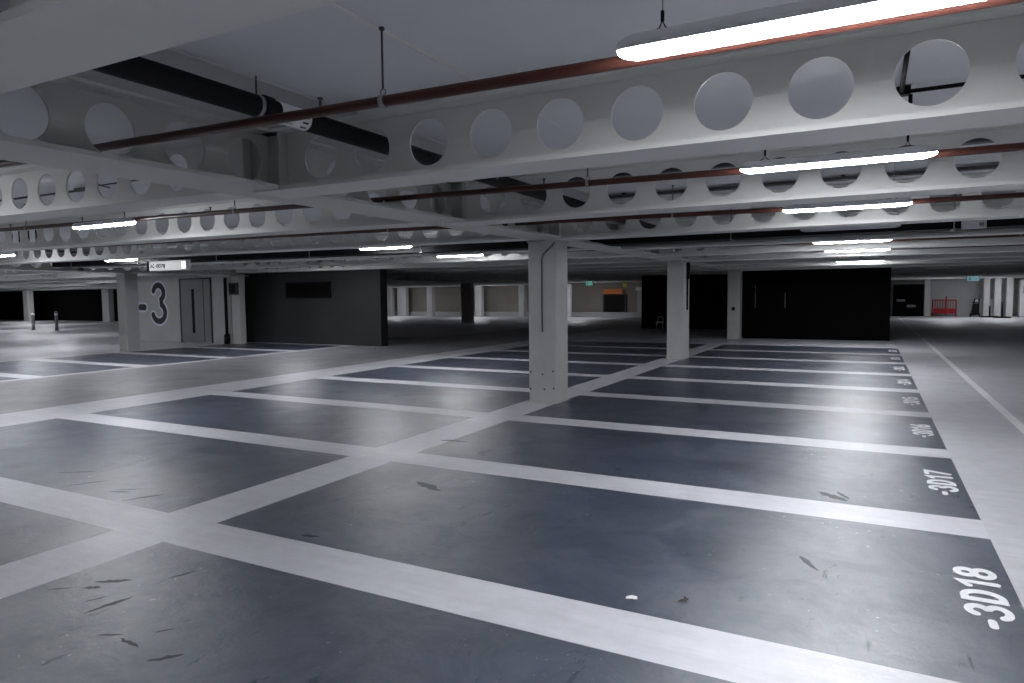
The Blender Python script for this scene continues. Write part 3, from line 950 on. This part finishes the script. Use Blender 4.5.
m = MB(); m.box(-0.85, 0.85, -0.3, 0.3, 0.05, 2.25); m.box(-0.8, 0.8, -0.26, 0.26, 0, 0.05); m.build('body', whiteplastic, t)
m = MB(); m.box(-0.7, 0.7, -0.32, -0.301, 1.45, 1.95); m.build('dark_panel', wallbrown, t)
m = MB(); m.box(-0.7, 0.7, -0.32, -0.301, 0.15, 1.1); dd = m.build('door', whiteplastic, t)
m = MB(); m.tube([(0.55, -0.34, 0.5), (0.55, -0.34, 0.75)], 0.012, 6); m.build('handle', zinc, dd, True)
# orange board over a dark opening, yellow sign, white shutter
t = thing('doorway', 'dark opening under the orange board at the far centre wall', 'doorway', (-16.5, 47.58, 0))
m = MB(); m.box(-0.85, 0.75, -0.06, 0.0, 0, 1.6); m.build('opening_leaf', black, t)
m = MB(); m.box(-0.95, -0.85, -0.1, 0, 0, 1.62); m.box(0.75, 0.85, -0.1, 0, 0, 1.62); m.build('frame', darksteel, t)
t = thing('orange_board', 'orange board mounted above a dark opening right of the central column', 'sign', (-16.6, 47.4, 1.66))
m = MB(); m.box(-0.75, 0.72, -0.06, 0, 0, 0.38); m.build('panel', orange, t)
m = MB(); m.box(-0.6, -0.5, 0, 0.19, 0.1, 0.28); m.box(0.5, 0.6, 0, 0.19, 0.1, 0.28); m.build('bracket', darksteel, t)
t = thing('hanging_sign', 'tiny yellow sign hanging beside the orange board', 'sign', (-15.2, 45.8, 2.14))
m = MB(); m.box(-0.14, 0.14, -0.02, 0.02, 0, 0.26); m.build('panel', yellow, t)
m = MB(); m.tube([(0, 0, 0.26), (0, 0, ZT - 2.14 - 0.003)], 0.01, 6); m.build('hanger_rod', darksteel, t)
t = thing('roller_shutter', 'pale roller shutter at the far wall right of the orange board', 'shutter', (-14.2, 47.55, 0.3))
m = MB()
for k in range(16): m.prism([(-0.05, 0.1 * k), (-0.09, 0.1 * k + 0.05), (-0.05, 0.1 * k + 0.097), (0, 0.1 * k + 0.097), (0, 0.1 * k)], 'x', -0.62, 0.62)
m.build('slat_curtain', colfar, t)
m = MB(); m.box(-0.7, 0.7, -0.2, 0, 1.6, 1.85); m.build('roll_box', lampgrey, t)
t = thing('folding_frame', 'small pale frame standing low before the black wall left of the second column', 'frame', (-8.65, 31.1, 0))
m = MB(); m.tube([(-0.14, 0, 0), (-0.14, 0.05, 0.30), (0.14, 0.05, 0.30), (0.14, 0, 0)], 0.02, 6); m.build('legs', whiteplastic, t, True)
m = MB(); m.box(-0.16, 0.16, -0.05, 0.12, 0.29, 0.33); m.build('seat', whiteplastic, t)
m = MB(); m.tube([(-0.12, 0.12, 0.33), (-0.10, 0.14, 0.55), (0.12, 0.14, 0.55), (0.14, 0.12, 0.33)], 0.02, 6); m.build('back', whiteplastic, t, True)

# ------------------------------------------------------------------ small litter on the floor
t = thing('leaf', 'tiny dry dark leaf lying in the bay numbered 18', 'leaf', (-0.82, 3.43, 0.001), 0.5)
m = MB(); m.add([(-0.035, 0, 0), (-0.01, 0.012, 0.006), (0.03, 0.006, 0.012), (0.012, -0.012, 0.008), (-0.02, -0.01, 0.003)], [(0, 1, 2, 3, 4)]); m.add([(0.0, 0.004, 0.006), (0.008, 0.022, 0.02), (0.016, 0.006, 0.011)], [(0, 1, 2)]); m.build('blade', paint('dry leaf', (0.05, 0.035, 0.022), 0.7), t)
m = MB(); m.tube([(-0.032, 0, 0.002), (-0.06, -0.008, 0.003)], 0.0015, 6); m.build('stalk', paint('leaf stalk', (0.45, 0.42, 0.36), 0.7), t)
t = thing('paper_scrap', 'tiny crumpled white paper scrap in the bay numbered 18', 'paper', (-1.07, 3.34, 0.001), 0.2)
m = MB(); m.add([(-0.03, -0.01, 0), (0.0, -0.014, 0.006), (0.03, -0.006, 0.002), (0.028, 0.010, 0.010), (0.0, 0.012, 0.014), (-0.028, 0.008, 0.006)], [(0, 1, 4, 5), (1, 2, 3, 4)]); m.build('sheet', whiteplastic, t)

# ------------------------------------------------------------------ camera, world, view
yaw, pitch, roll = 0.48488, -0.06651, -0.00983
cy, sy, cp, sp = math.cos(yaw), math.sin(yaw), math.cos(pitch), math.sin(pitch)
fwd = Vector((-sy * cp, cy * cp, sp)); right = Vector((cy, sy, 0)); up = right.cross(fwd)
r2 = math.cos(roll) * right + math.sin(roll) * up
u2 = -math.sin(roll) * right + math.cos(roll) * up
cam = bpy.data.cameras.new('camera'); co = bpy.data.objects.new('camera', cam); COL.objects.link(co)
M = Matrix((r2, u2, -fwd)).transposed().to_4x4(); M.translation = Vector((0, 0, H))
co.matrix_world = M
cam.sensor_width = 36.0; cam.lens = 681.04 / 1024 * 36.0
cam.clip_start = 0.02; cam.clip_end = 300
sc.camera = co

w = bpy.data.worlds.new('world'); sc.world = w; w.use_nodes = True
w.node_tree.nodes['Background'].inputs['Color'].default_value = (0.5, 0.55, 0.6, 1)
w.node_tree.nodes['Background'].inputs['Strength'].default_value = 0.002
vs = sc.view_settings
vs.view_transform = 'Standard'; vs.look = 'None'; vs.gamma = 1.0; vs.use_curve_mapping = False
vs.exposure = 0.0
sc.cycles.use_denoising = True
sc.cycles.max_bounces = 8
sc.cycles.diffuse_bounces = 5
sc.cycles.sample_clamp_indirect = 8.0
